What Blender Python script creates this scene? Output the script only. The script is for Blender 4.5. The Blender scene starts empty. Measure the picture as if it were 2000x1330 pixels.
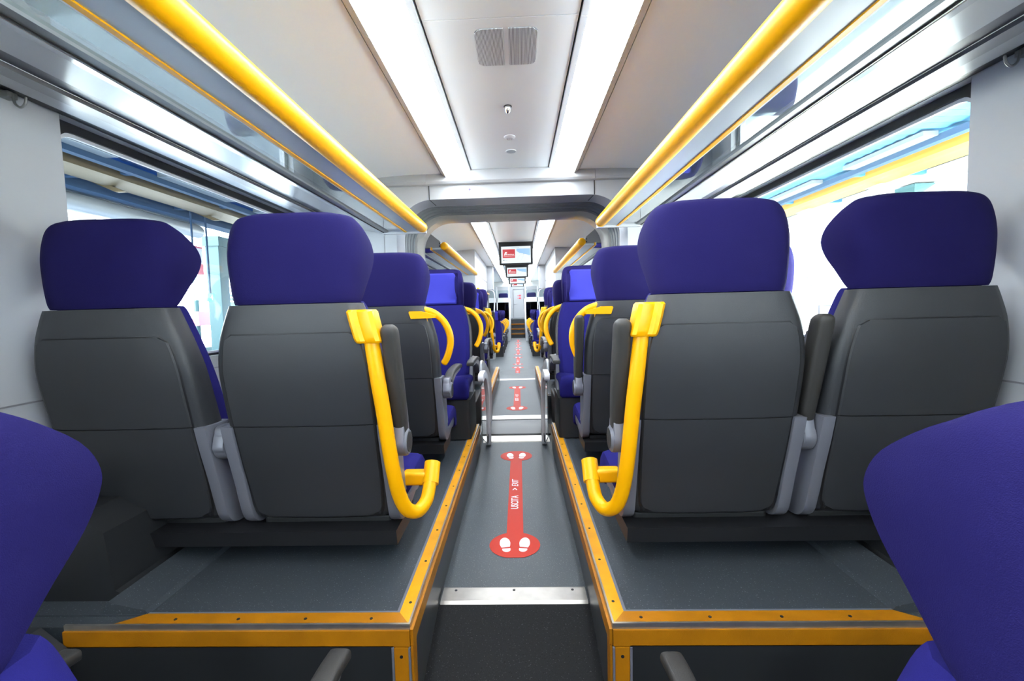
import bpy, bmesh, math, random
from mathutils import Vector, Matrix
random.seed(7)
sc = bpy.context.scene
COL = sc.collection

# ------------------------------------------------------------------ camera
def make_camera():
    F, pos = 880.0, Vector((0.04, 0.0, 0.99))
    p, y, r = [math.radians(a) for a in (3.9, 1.8, 1.5)]
    f = Vector((-math.sin(y)*math.cos(p), math.cos(y)*math.cos(p), -math.sin(p)))
    rt = Vector((math.cos(y), math.sin(y), 0)); up = rt.cross(f)
    c, s = math.cos(r), math.sin(r)
    rt2 = c*rt - s*up; up2 = c*up + s*rt
    cam = bpy.data.cameras.new('camera'); o = bpy.data.objects.new('camera', cam); COL.objects.link(o)
    M = Matrix((( rt2.x, up2.x, -f.x, pos.x), (rt2.y, up2.y, -f.y, pos.y), (rt2.z, up2.z, -f.z, pos.z), (0, 0, 0, 1)))
    o.matrix_world = M
    cam.sensor_width = 36; cam.lens = F*36/2000
    cam.shift_x = (1000-986.86)/2000; cam.shift_y = 0.0004
    cam.clip_start = 0.02; cam.clip_end = 300
    sc.camera = o
make_camera()

# ------------------------------------------------------------------ world, sun, exposure
LAMP = 10.5
w = bpy.data.worlds.new('sky'); sc.world = w; w.use_nodes = True
bg = w.node_tree.nodes['Background']; bg.inputs[0].default_value = (0.86, 0.93, 1.0, 1); bg.inputs[1].default_value = 8.0
sun = bpy.data.lights.new('sun', 'SUN'); sun.energy = 165; sun.angle = 0.01; sun.color = (1, 0.985, 0.97)
so = bpy.data.objects.new('sun', sun); COL.objects.link(so)
so.rotation_euler = Vector((0.84, -0.10, 0.545)).to_track_quat('Z', 'Y').to_euler()
sc.view_settings.view_transform = 'Standard'; sc.view_settings.look = 'None'
sc.view_settings.gamma = 1; sc.view_settings.use_curve_mapping = False
sc.view_settings.exposure = 1.25
try:
    sc.cycles.max_bounces = 10; sc.cycles.diffuse_bounces = 5; sc.cycles.glossy_bounces = 5
    sc.cycles.transparent_max_bounces = 12; sc.cycles.sample_clamp_indirect = 6
    sc.cycles.use_denoising = True
    sc.cycles.caustics_reflective = False; sc.cycles.caustics_refractive = False
except Exception: pass

# ------------------------------------------------------------------ materials
def lin(c):
    return tuple((v/255/12.92 if v/255 <= .04045 else ((v/255+.055)/1.055)**2.4) for v in c)
MATS = {}
def mat(name, rgb, rough=.5, metal=0, spec=.5, bump=0, bscale=300, speck=None, coat=0, sheen=0, var=0, vscale=6):
    if name in MATS: return MATS[name]
    m = bpy.data.materials.new(name); m.use_nodes = True
    nt = m.node_tree; b = nt.nodes['Principled BSDF']
    col = (*lin(rgb), 1)
    b.inputs['Base Color'].default_value = col
    b.inputs['Roughness'].default_value = rough; b.inputs['Metallic'].default_value = metal
    b.inputs['Specular IOR Level'].default_value = spec
    b.inputs['Coat Weight'].default_value = coat
    if sheen: b.inputs['Sheen Weight'].default_value = sheen; b.inputs['Sheen Roughness'].default_value = .4
    tc = nt.nodes.new('ShaderNodeTexCoord')
    def noise(scale, detail=2):
        n = nt.nodes.new('ShaderNodeTexNoise'); n.inputs['Scale'].default_value = scale; n.inputs['Detail'].default_value = detail
        nt.links.new(tc.outputs['Object'], n.inputs['Vector']); return n
    cur = None
    def mix(fac, c1, c2):
        mx = nt.nodes.new('ShaderNodeMix'); mx.data_type = 'RGBA'
        nt.links.new(fac, mx.inputs[0])
        if isinstance(c1, tuple): mx.inputs[6].default_value = c1
        else: nt.links.new(c1, mx.inputs[6])
        mx.inputs[7].default_value = c2
        return mx.outputs[2]
    if var:
        n = noise(vscale, 4); rp = nt.nodes.new('ShaderNodeMapRange'); rp.inputs[1].default_value = .35; rp.inputs[2].default_value = .7
        nt.links.new(n.outputs[0], rp.inputs[0])
        cur = mix(rp.outputs[0], col, tuple(v*(1-var) for v in col[:3])+(1,))
    if speck:
        for scale, thr, rgb2 in speck:
            n = noise(scale, 1); rp = nt.nodes.new('ShaderNodeMapRange')
            rp.inputs[1].default_value = thr; rp.inputs[2].default_value = thr+.04
            nt.links.new(n.outputs[0], rp.inputs[0])
            cur = mix(rp.outputs[0], cur if cur is not None else col, (*lin(rgb2), 1))
    if cur is not None: nt.links.new(cur, b.inputs['Base Color'])
    if bump:
        n = noise(bscale, 2); bp = nt.nodes.new('ShaderNodeBump'); bp.inputs['Strength'].default_value = bump
        bp.inputs['Distance'].default_value = .002
        nt.links.new(n.outputs[0], bp.inputs['Height']); nt.links.new(bp.outputs[0], b.inputs['Normal'])
    MATS[name] = m; return m
def emis(name, rgb, strength):
    if name in MATS: return MATS[name]
    m = bpy.data.materials.new(name); m.use_nodes = True; nt = m.node_tree
    b = nt.nodes['Principled BSDF']; b.inputs['Base Color'].default_value = (*lin(rgb if 'lamp' in name else tuple(v*.12 for v in rgb)), 1)
    b.inputs['Emission Color'].default_value = (*lin(rgb), 1); b.inputs['Emission Strength'].default_value = strength
    b.inputs['Roughness'].default_value = .4
    MATS[name] = m; return m
def glass(name, tint, refl_boost=1.0, rough=0.0):
    m = bpy.data.materials.new(name); m.use_nodes = True; nt = m.node_tree
    nt.nodes.remove(nt.nodes['Principled BSDF'])
    out = nt.nodes['Material Output']
    tr = nt.nodes.new('ShaderNodeBsdfTransparent'); tr.inputs[0].default_value = (*tint, 1)
    gl = nt.nodes.new('ShaderNodeBsdfGlossy'); gl.inputs['Roughness'].default_value = rough
    fr = nt.nodes.new('ShaderNodeLayerWeight'); fr.inputs['Blend'].default_value = .5
    pw = nt.nodes.new('ShaderNodeMath'); pw.operation = 'POWER'; pw.inputs[1].default_value = 4.5
    ad = nt.nodes.new('ShaderNodeMath'); ad.operation = 'MULTIPLY_ADD'; ad.inputs[1].default_value = .9; ad.inputs[2].default_value = .018
    ml = nt.nodes.new('ShaderNodeMath'); ml.operation = 'MULTIPLY'; ml.inputs[1].default_value = refl_boost; ml.use_clamp = True
    nt.links.new(fr.outputs['Facing'], pw.inputs[0]); nt.links.new(pw.outputs[0], ad.inputs[0]); fr = ad
    mx = nt.nodes.new('ShaderNodeMixShader')
    nt.links.new(fr.outputs[0], ml.inputs[0]); nt.links.new(ml.outputs[0], mx.inputs[0])
    nt.links.new(tr.outputs[0], mx.inputs[1]); nt.links.new(gl.outputs[0], mx.inputs[2]); nt.links.new(mx.outputs[0], out.inputs[0])
    MATS[name] = m; return m

FAB = mat('fabric indigo', (24, 19, 70), .85, spec=.12, bump=.35, bscale=900)
FABS = mat('fabric blue', (27, 24, 92), .85, spec=.12, bump=.35, bscale=900)
FABP = mat('fabric light blue', (60, 61, 163), .85, spec=.12, bump=.35, bscale=900)
SHELL = mat('shell grey', (40, 41, 44), .42, bump=.25, bscale=1100)
SHELLD = mat('armrest dark grey', (41, 39, 37), .55, bump=.3, bscale=1100)
SILV = mat('silver plastic', (109, 110, 119), .38, metal=.25)
SILVW = mat('light silver plastic', (206, 206, 208), .4)
DARK = mat('dark steel', (26, 26, 29), .5, metal=.2)
DARKP = mat('dark grey plastic', (29, 30, 32), .5)
YEL = mat('yellow enamel', (228, 160, 0), .36, spec=.3)
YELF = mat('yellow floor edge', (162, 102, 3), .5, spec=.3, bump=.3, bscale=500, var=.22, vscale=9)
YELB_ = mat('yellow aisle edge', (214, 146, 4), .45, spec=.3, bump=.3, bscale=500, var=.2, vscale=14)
WHITE = mat('white panel', (164, 166, 168), .3)
WHITEG = mat('grey white panel', (172, 173, 176), .2, spec=.35)
CEILM = mat('ceiling panel', (241, 249, 251), .32)
CEILS = mat('side ceiling panel', (236, 242, 247), .35, spec=.3)
BEIGE = mat('beige lip', (206, 198, 188), .35)
GREYP = mat('grey panel', (127, 126, 129), .35)
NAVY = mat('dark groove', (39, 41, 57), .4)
BLACK = mat('black rubber', (14, 14, 16), .45)
BELL = mat('grey rubber bellows', (104, 110, 116), .55)
FLOORM = mat('speckled floor', (68, 73, 77), .55, spec=.3, speck=[(330, .66, (56, 58, 60)), (270, .68, (130, 134, 136))], var=.12, vscale=3)
PLATM = mat('speckled platform floor', (54, 59, 64), .5, spec=.4, speck=[(330, .66, (42, 44, 48)), (270, .69, (104, 110, 116))], var=.1, vscale=3)
KICK = mat('dark kick plate', (59, 60, 62), .35)
STEEL = mat('brushed steel', (175, 170, 162), .32, metal=.85, var=.15, vscale=20)
RAIL = mat('grey aluminium', (136, 136, 134), .35, metal=.6)
SHELF = mat('rack shelf panel', (177, 186, 196), .3)
RED = mat('red vinyl', (172, 48, 34), .6, spec=.15)
WHT = mat('white vinyl', (191, 191, 195), .4)
GLASSW = glass('window glass', (.93, .97, .97), 1.0)
GLASSR = glass('rack glass', (.62, .68, .70), 2.2, .02)
GLASSP = glass('partition glass', (.80, .86, .86), 1.2)
GLASSD = glass('dark glass', (.08, .09, .1), 1.2)
LAMPM = emis('lamp diffuser', (238, 247, 255), LAMP)
DKROOF = mat('roof sheet', (170, 170, 170), .6)

# ------------------------------------------------------------------ mesh helpers
def finish(name, verts, faces, m, parent=None, smooth=False, auto=None):
    me = bpy.data.meshes.new(name); me.from_pydata([tuple(v) for v in verts], [], faces)
    bm = bmesh.new(); bm.from_mesh(me); bmesh.ops.recalc_face_normals(bm, faces=bm.faces); bm.to_mesh(me); bm.free()
    return link(name, me, m, parent, smooth)
def link(name, me, m, parent=None, smooth=False):
    if m is not None and not me.materials: me.materials.append(m)
    if smooth and len(me.polygons): 
        me.polygons.foreach_set('use_smooth', [True]*len(me.polygons))
        try: me.set_sharp_from_angle(angle=math.radians(38))
        except Exception: pass
    o = bpy.data.objects.new(name, me); COL.objects.link(o)
    if parent is not None: o.parent = parent
    return o
class MB:
    def __init__(s): s.v = []; s.f = []
    def add(s, v, f):
        n = len(s.v); s.v += [Vector(q) for q in v]; s.f += [tuple(i+n for i in q) for q in f]; return s
    def box(s, x0, x1, y0, y1, z0, z1, bev=0):
        if x0 > x1: x0, x1 = x1, x0
        if bev:
            bm = bmesh.new(); bmesh.ops.create_cube(bm, size=1)
            bmesh.ops.scale(bm, vec=(x1-x0, y1-y0, z1-z0), verts=bm.verts)
            bmesh.ops.translate(bm, vec=((x0+x1)/2, (y0+y1)/2, (z0+z1)/2), verts=bm.verts)
            bmesh.ops.bevel(bm, geom=bm.edges[:], offset=bev, segments=3, affect='EDGES', profile=.6)
            return s.frombm(bm)
        v = [(x, y, z) for x in (x0, x1) for y in (y0, y1) for z in (z0, z1)]
        return s.add(v, [(0, 1, 3, 2), (4, 6, 7, 5), (0, 4, 5, 1), (2, 3, 7, 6), (0, 2, 6, 4), (1, 5, 7, 3)])
    def frombm(s, bm):
        bm.verts.index_update(); s.add([v.co.copy() for v in bm.verts], [[v.index for v in f.verts] for f in bm.faces]); bm.free(); return s
    def loft(s, secs, closed=True, cap=True):
        n = len(secs[0]); v = [p for q in secs for p in q]; f = []
        for i in range(len(secs)-1):
            for j in range(n if closed else n-1):
                k = (j+1) % n; f.append((i*n+j, i*n+k, (i+1)*n+k, (i+1)*n+j))
        if cap and closed: f.append(tuple(range(n))[::-1]); f.append(tuple(range((len(secs)-1)*n, len(secs)*n)))
        return s.add(v, f)
    def tube(s, pts, r, n=14, flat=1.0, round_end=True):
        P = [Vector(p) for p in pts]; secs = []; N = len(P)
        rr = r if isinstance(r, (list, tuple)) else [r]*N
        t0 = (P[1]-P[0]).normalized(); a = t0.cross(Vector((0, 0, 1)))
        if a.length < .1: a = t0.cross(Vector((0, 1, 0)))
        a.normalize()
        def ring(p, t, q, aa):
            b = t.cross(aa).normalized(); return [p+aa*math.cos(2*math.pi*k/n)*q+b*math.sin(2*math.pi*k/n)*q*flat for k in range(n)]
        for i in range(N):
            t = (P[min(i+1, N-1)]-P[max(i-1, 0)]).normalized()
            a = (a-t*a.dot(t)).normalized()
            if i == 0 and round_end:
                for q, d in ((.3, .95), (.72, .7), (.93, .35)): secs.append(ring(P[0]-t*rr[0]*d*.8, t, rr[0]*q, a))
            secs.append(ring(P[i], t, rr[i], a))
            if i == N-1 and round_end:
                for q, d in ((.93, .35), (.72, .7), (.3, .95)): secs.append(ring(P[i]+t*rr[i]*d*.8, t, rr[i]*q, a))
        return s.loft(secs)
    def prism(s, poly, axis, a0, a1, bev=0):
        # poly is a list of 2D points; axis 'x' -> (y,z), 'y' -> (x,z), 'z' -> (x,y)
        def P(p, a): return {'x': (a, p[0], p[1]), 'y': (p[0], a, p[1]), 'z': (p[0], p[1], a)}[axis]
        n = len(poly)
        if bev:
            bm = bmesh.new(); lo = [bm.verts.new(P(p, a0)) for p in poly]; hi = [bm.verts.new(P(p, a1)) for p in poly]
            bm.faces.new(lo); bm.faces.new(hi[::-1])
            for i in range(n): bm.faces.new((lo[i], lo[(i+1) % n], hi[(i+1) % n], hi[i]))
            bmesh.ops.recalc_face_normals(bm, faces=bm.faces)
            eds = [e for e in bm.edges if len({v in lo for v in e.verts}) == 1]
            bmesh.ops.bevel(bm, geom=eds, offset=bev, segments=2, affect='EDGES', profile=.6)
            return s.frombm(bm)
        v = [P(p, a0) for p in poly]+[P(p, a1) for p in poly]
        f = [tuple(range(n))[::-1], tuple(range(n, 2*n))]+[(i, (i+1) % n, n+(i+1) % n, n+i) for i in range(n)]
        return s.add(v, f)
    def lathe(s, prof, c, axis='z', n=28):
        secs = []
        for r, h in prof:
            ring = []
            for k in range(n):
                a = 2*math.pi*k/n; u, v = r*math.cos(a), r*math.sin(a)
                ring.append({'z': (c[0]+u, c[1]+v, c[2]+h), 'x': (c[0]+h, c[1]+u, c[2]+v), 'y': (c[0]+u, c[1]+h, c[2]+v)}[axis])
            secs.append(ring)
        return s.loft(secs)
    def build(s, name, m, parent=None, smooth=False): return finish(name, s.v, s.f, m, parent, smooth)
    def mesh(s, name, m, smooth=False):
        me = bpy.data.meshes.new(name); me.from_pydata([tuple(v) for v in s.v], [], s.f)
        bm = bmesh.new(); bm.from_mesh(me); bmesh.ops.recalc_face_normals(bm, faces=bm.faces); bm.to_mesh(me); bm.free()
        me.materials.append(m)
        if smooth:
            me.polygons.foreach_set('use_smooth', [True]*len(me.polygons))
            me.set_sharp_from_angle(angle=math.radians(38))
        return me
def tag(o, label=None, cat=None, group=None, kind=None):
    if label: o['label'] = label
    if cat: o['category'] = cat
    if group: o['group'] = group
    if kind: o['kind'] = kind
    return o
def empty(name, loc=(0, 0, 0), rz=0):
    o = bpy.data.objects.new(name, None); COL.objects.link(o); o.location = loc; o.rotation_euler = (0, 0, rz); o.empty_display_size = .1; return o
def struct(name, mb, m, smooth=False, label=None):
    o = mb.build(name, m, None, smooth); o['kind'] = 'structure'
    if label: o['label'] = label
    return o
def interp(tab, n):
    """resample a table of rows (first column is the parameter) with a Catmull-Rom curve"""
    out = []; N = len(tab)
    for i in range(n):
        u = i/(n-1)*(N-1); k = min(int(u), N-2); t = u-k
        p0, p1, p2, p3 = tab[max(k-1, 0)], tab[k], tab[k+1], tab[min(k+2, N-1)]
        out.append([.5*((2*b)+(-a+c)*t+(2*a-5*b+4*c-d)*t*t+(-a+3*b-3*c+d)*t**3) for a, b, c, d in zip(p0, p1, p2, p3)])
    return out
def spline(pts, n): return [Vector(p) for p in interp([list(p) for p in pts], n)]
def round_poly(pts, r, seg=5):
    out = []; n = len(pts)
    for i in range(n):
        p0, p1, p2 = Vector(pts[i-1]), Vector(pts[i]), Vector(pts[(i+1) % n])
        rr = r[i] if isinstance(r, (list, tuple)) else r
        if rr <= 0: out.append(tuple(p1)); continue
        a = (p0-p1); b = (p2-p1); q = min(rr, a.length*.48, b.length*.48)
        A = p1+a.normalized()*q; B = p1+b.normalized()*q
        for k in range(seg+1):
            t = k/seg; out.append(tuple(A*(1-t)**2+p1*2*t*(1-t)+B*t*t))
    return out
def text_mesh(body, size, m, parent, loc, rot, name='lettering', shear=0, extr=.0006, bold=0, align='LEFT', sx=1):
    c = bpy.data.curves.new('tmp', 'FONT'); c.body = body; c.size = size; c.shear = shear; c.extrude = extr; c.offset = bold
    c.align_x = align; c.align_y = 'CENTER'
    t = bpy.data.objects.new('tmp', c); COL.objects.link(t); bpy.context.view_layer.update()
    me = bpy.data.meshes.new_from_object(t.evaluated_get(bpy.context.evaluated_depsgraph_get()))
    bpy.data.objects.remove(t); bpy.data.curves.remove(c)
    me.materials.clear(); me.materials.append(m)
    o = bpy.data.objects.new(name, me); COL.objects.link(o); o.parent = parent; o.location = loc; o.rotation_euler = rot; o.scale = (sx, 1, 1)
    return o

# ================================================================== THE SETTING
ZC = 1.99           # ceiling height above the aisle
PZ = .19            # platform height
WX = 1.43           # inner face of the side walls
FZ = -.16           # floor under the nearest seats
LZ = -.10           # floor of the far low section
Y0 = -2.3

# ---- floors
mb = MB()
mb.box(-WX, WX, Y0, .72, FZ-.05, FZ)
mb.prism([(.72, FZ-.05), (1.46, FZ-.05), (1.46, 0), (.72, FZ)], 'x', -.26, .26)
mb.box(-WX, -.26, .72, 1.10, FZ-.05, FZ); mb.box(.26, WX, .72, 1.10, FZ-.05, FZ)
struct('floor', mb, mat('dark speckled floor', (30, 30, 31), .8, spec=.08, speck=[(330, .66, (20, 20, 20)), (270, .68, (60, 60, 62))]), label='dark speckled floor in the foreground sloping up along the aisle')
mb = MB(); mb.box(-.26, .26, 1.46, 3.50, -.05, 0)
struct('floor', mb, FLOORM, label='grey speckled aisle floor between the first raised platforms')
mb = MB(); mb.box(-.26, .26, 4.0, 6.4, -.05, 0)
struct('floor', mb, FLOORM, label='grey aisle floor just beyond the gangway')
mb = MB(); mb.box(-WX, WX, 6.32, 6.8, -.05, -.0005)
mb.prism([(6.8, -.2), (8.2, -.2), (8.2, LZ), (6.8, -.0005)], 'x', -WX, WX); mb.box(-WX, WX, 8.2, 17.6, -.2, LZ)
struct('floor', mb, FLOORM, label='wide grey floor of the far low section')

def platform(s, y0, y1, zlow, lab):
    X0, X1 = s*.305, s*WX
    mb = MB(); mb.box(X0, X1, y0+.05, y1, zlow-.04, PZ); mb.box(s*.264, X0, y0+.05, y1, zlow-.04, PZ-.004); mb.box(s*.264, X1, y0+.008, y0+.05, zlow-.04, PZ-.004)
    return struct('floor', mb, PLATM, label=lab)
for s, sd in ((-1, 'left'), (1, 'right')):
    platform(s, 1.09, 3.14, FZ, 'grey speckled raised platform floor on the %s in the nearer car' % sd)
    platform(s, 4.15, 6.32, -.04, 'grey raised platform floor on the %s beyond the gangway' % sd)
# kick plates along the aisle
n = 0
for s, sd in ((-1, 'left'), (1, 'right')):
    for (a, b, zl) in ((1.10, 3.14, FZ), (4.15, 6.32, 0)):
        n += 1
        mb = MB(); mb.box(s*.255, s*.264, a, b, zl, .142); o = struct('baseboard_'+sd, mb, KICK, label='dark kick plate on the %s side of the aisle' % sd)
    mb = MB(); mb.box(s*.30, s*WX, 1.085, 1.098, FZ, .142); struct('baseboard_'+sd, mb, DARKP, label='dark front face of the %s platform' % sd)

# yellow platform edging
def edging(s, sd, y0, y1, front, lab, nscrew):
    root = empty('platform_edging', (s*.28, y0, PZ)); tag(root, lab, 'edging', 'yellow anti-slip edging of the raised platforms')
    def L(mb, name, m): 
        for v in mb.v: v -= Vector((s*.28, y0, PZ))
        return mb.build(name, m, root)
    t = .004
    if front:
        mb = MB(); mb.prism([(s*.262, y0+.006), (s*.296, y0+.05), (s*.296, y1), (s*.262, y1)], 'z', PZ-.003, PZ+t); L(mb, 'top_strip', YELB_)
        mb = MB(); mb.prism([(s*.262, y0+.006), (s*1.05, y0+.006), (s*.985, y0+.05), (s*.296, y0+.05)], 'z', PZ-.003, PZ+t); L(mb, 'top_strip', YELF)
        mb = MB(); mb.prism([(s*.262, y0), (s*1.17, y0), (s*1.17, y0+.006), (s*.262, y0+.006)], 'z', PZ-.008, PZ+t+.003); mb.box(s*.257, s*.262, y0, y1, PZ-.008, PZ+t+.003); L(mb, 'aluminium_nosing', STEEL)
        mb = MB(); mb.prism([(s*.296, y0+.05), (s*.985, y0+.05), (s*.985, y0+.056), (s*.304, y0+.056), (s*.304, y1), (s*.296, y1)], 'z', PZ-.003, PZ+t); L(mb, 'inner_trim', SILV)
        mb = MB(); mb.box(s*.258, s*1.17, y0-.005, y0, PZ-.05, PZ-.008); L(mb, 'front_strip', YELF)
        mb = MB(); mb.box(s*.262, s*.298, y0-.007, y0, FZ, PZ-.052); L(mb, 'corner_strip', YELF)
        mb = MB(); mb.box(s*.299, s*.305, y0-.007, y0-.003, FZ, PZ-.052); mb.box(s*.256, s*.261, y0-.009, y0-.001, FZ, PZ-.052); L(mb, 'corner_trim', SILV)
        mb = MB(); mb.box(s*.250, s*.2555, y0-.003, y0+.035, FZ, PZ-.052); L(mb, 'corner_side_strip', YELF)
    else:
        mb = MB(); mb.box(s*.262, s*.296, y0, y1, PZ-.003, PZ+t); L(mb, 'top_strip', YELB_)
        mb = MB(); mb.box(s*.257, s*.262, y0, y1, PZ-.008, PZ+t+.003); L(mb, 'aluminium_nosing', STEEL)
        mb = MB(); mb.box(s*.296, s*.304, y0, y1, PZ-.003, PZ+t); L(mb, 'inner_trim', SILV)
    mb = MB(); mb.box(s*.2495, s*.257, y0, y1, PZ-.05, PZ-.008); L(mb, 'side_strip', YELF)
    def screw(x, y, z, ax):
        mb = MB(); mb.lathe([(.0001, 0), (.0042, 0), (.0042, .0012), (.0022, .0016), (.0001, .0008)], (x, y, z), ax, 12); L(mb, 'screw', DARK)
    yy = y0+.09
    while yy < y1-.05 and nscrew:
        screw(s*.277, yy, PZ+t, 'z'); yy += .205
    if front:
        for x in (.335, .51, .69, .86): screw(s*(x+(.0 if s > 0 else .03)), y0+.026, PZ+t, 'z')
        for z in (.115, -.02): screw(s*.28, y0-.0085, z, 'y')
    return root
edging(-1, 'left', 1.09, 3.12, True, 'yellow L-shaped edging of the nearest left platform, screwed down', True)
edging(1, 'right', 1.09, 3.12, True, 'yellow L-shaped edging of the nearest right platform, screwed down', True)
edging(-1, 'left', 4.2, 6.32, False, 'short yellow edging of the left platform beyond the gangway', False)
edging(1, 'right', 4.2, 6.32, False, 'short yellow edging of the right platform beyond the gangway', False)

# metal threshold strips across the aisle
def threshold(y0, y1, lab, z=0, w=.25):
    root = empty('threshold_strip', (0, y0, z)); tag(root, lab, 'threshold', 'steel threshold strips across the aisle floor')
    mb = MB(); mb.prism([(0, 0), (.012, .006), (y1-y0-.012, .006), (y1-y0, 0)], 'x', -w, w); mb.build('plate', STEEL, root)
    for x in (-.205, 0, .205):
        mb = MB(); mb.lathe([(.0001, 0), (.005, 0), (.005, .001), (.002, .0014), (.0001, .0006)], (x, (y1-y0)*.72, .006), 'z', 12); mb.build('screw', DARK if y0 < 2 else STEEL, root)
threshold(1.455, 1.55, 'brushed steel strip nearest the camera across the aisle')
threshold(3.32, 3.50, 'wide steel strip in front of the rubber gangway hump')
threshold(4.00, 4.17, 'steel strip just behind the rubber gangway hump')
threshold(6.34, 6.44, 'thin steel strip at the far end of the second platforms')
mb = MB(); prof = [(3.50, -.05)]+[(3.5+.5*i/14, .004+.028*math.sin(math.pi*i/14)) for i in range(15)]+[(4.0, -.05)]
mb.prism(prof, 'x', -.262, .262); o = mb.build('gangway_floor_hump', mat('rubber floor', (72, 73, 75), .5, speck=[(300, .67, (60, 60, 62))]), None, True)
tag(o, 'dark rubber hump of the gangway floor between two steel strips', 'gangway floor')
for yy in (3.505, 3.975):
    mb = MB(); mb.tube([(-.262, yy, .006), (.262, yy, .006)], .010, 8); x = mb.build('rubber_seal', BLACK, o, True)

# ---- side walls
def side_wall(s, sd):
    X0, X1 = s*WX, s*(WX+.09)
    wins = [(-1.95, 0.15), (1.46, 3.02), (4.50, 6.75), (10.9, 15.4)]  # first (behind the camera) and last openings are added to let in daylight
    mb = MB(); zb, zt = .80, 1.66
    mb.box(X0, X1, Y0, 21.2, -.5, zb); mb.box(X0, X1, Y0, 3.32, zt, 2.12); mb.box(X0, X1, 3.98, 21.2, zt, 2.7)
    ys = [Y0]+[v for w_ in wins for v in w_]+[21.2]
    for i in range(0, len(ys), 2):
        mb.box(X0, X1, ys[i], ys[i+1], zb, zt)
    struct('wall_'+sd, mb, WHITEG, label='light grey %s side wall of the train' % sd)
    k = 0
    for (a, b) in wins:
        global nwin; nwin += 1
        root = empty('window_%d' % nwin, (X0, a, zb)); root['kind'] = 'structure'
        def P(mb, name, m, sm=False):
            for v in mb.v: v -= Vector((X0, a, zb))
            return mb.build(name, m, root, sm)
        outer = round_poly([(a, zb), (b, zb), (b, zt), (a, zt)], .001, 6)
        inner = round_poly([(a+.02, zb+.018), (b-.02, zb+.018), (b-.02, zt-.03), (a+.02, zt-.03)], .07, 6)
        outer2 = round_poly([(a, zb), (b, zb), (b, zt), (a, zt)], .0001, 6)
        def ring(o_, i_, x0, x1):
            mb = MB(); secs = [[(x0, *p) for p in o_], [(x0, *p) for p in i_], [(x1, *p) for p in i_], [(x1, *p) for p in o_]]
            mb.loft(secs+[secs[0]], cap=False); return mb
        P(ring(outer2, inner, X0+s*.035, X0+s*.06), 'window_gasket', BLACK)
        i2 = round_poly([(a+.030, zb+.028), (b-.030, zb+.028), (b-.030, zt-.042), (a+.030, zt-.042)], .065, 6)
        P(ring(inner, i2, X0+s*.045, X0+s*.055), 'window_bead', SILVW)
        mb = MB(); mb.box(X0+s*.056, X0+s*.062, a+.02, b-.02, zb+.018, zt-.03); P(mb, 'window_pane', GLASSW)
        mb = MB(); mb.box(X0-s*.004, X0+s*.034, a, b, zb-.006, zb+.008); P(mb, 'window_sill', WHITE)
nwin = 0
side_wall(-1, 'left'); side_wall(1, 'right')
# seam and lower dado line
for s, sd in ((-1, 'left'), (1, 'right')):
    mb = MB(); mb.box(s*WX, s*(WX-.003), Y0, 3.3, .748, .753); struct('trim_%d' % (1 if s < 0 else 2), mb, GREYP, label='thin seam line along the %s wall below the window' % sd)
    # heating duct with sloped cover along the floor
    prof = [(s*1.06, PZ), (s*1.13, PZ+.03), (s*1.15, PZ+.20), (s*1.22, PZ+.25), (s*WX, PZ+.25), (s*WX, PZ)]
    mb = MB(); mb.prism(prof, 'y', 1.20, 3.12); struct('baseboard_'+sd, mb, DARKP, label='dark heating duct along the foot of the %s wall' % sd)
    mb = MB(); mb.prism([(s*.985, PZ), (s*.995, PZ+.012), (s*1.10, PZ+.034), (s*1.12, PZ)], 'y', 1.142, 3.12)
    struct('baseboard_'+sd, mb, PLATM, label='sloped grey cove strip at the foot of the %s wall' % sd)
    prof = [(s*1.15, FZ), (s*1.15, FZ+.30), (s*1.22, FZ+.36), (s*WX, FZ+.36), (s*WX, FZ)]
    mb = MB(); mb.prism(prof, 'y', Y0, 1.08); struct('baseboard_'+sd, mb, DARKP, label='dark duct beside the nearest %s seats' % sd)
# rear closing wall behind the camera
mb = MB(); mb.box(-1.52, 1.52, Y0-.08, Y0, -.5, 2.1); struct('wall_back', mb, WHITE)

# ---- ceiling
def ceil_run(y0, y1, joints, z=ZC):
    ys = [y0]+joints+[y1]
    for i in range(len(ys)-1):
        a, b = ys[i]+(.0015 if i else 0), ys[i+1]-(.0015 if i < len(ys)-2 else 0)
        mb = MB(); mb.box(-.270, .270, a, b, z, z+.02, .002); struct('ceiling', mb, CEILM, label='flat pale centre panel of the ceiling')
        for s in (-1, 1):
            mb = MB(); mb.box(s*.277, s*.302, a, b, z-.006, z+.02, .002); struct('trim_3', mb, mat('lamp trim', (196, 201, 204), .4))
            mb = MB(); mb.prism([(s*.452, z-.05), (s*.488, z-.022), (s*.488, z+.01), (s*.452, z+.01)], 'y', a, b); struct('trim_4', mb, BEIGE)
    mb = MB(); mb.box(-.5, .5, y0, y1, z+.03, z+.05); struct('ceiling', mb, BLACK)
    for s in (-1, 1):
        prof = interp([[s*.491, z-.022], [s*.75, z-.024], [s*1.0, z-.045], [s*1.15, z-.11], [s*1.30, z-.22], [s*(WX+.01), z-.32]], 26)
        poly = [(a_, b_) for a_, b_ in prof]+[(s*(WX+.01), z+.04), (s*.491, z+.04)]
        mb = MB(); mb.prism(poly, 'y', y0, y1); struct('ceiling', mb, CEILS, True, 'glossy grey side panel of the ceiling above the luggage rack')
ceil_run(Y0, 3.26, [1.615])
ceil_run(4.1, 15.7, [6.55, 9.9, 13.3])
mb = MB(); mb.box(-1.52, 1.52, Y0, 3.32, ZC+.06, ZC+.14); mb.box(-1.52, 1.52, 3.98, 15.8, ZC+.06, ZC+.14); struct('ceiling', mb, DKROOF)

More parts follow.
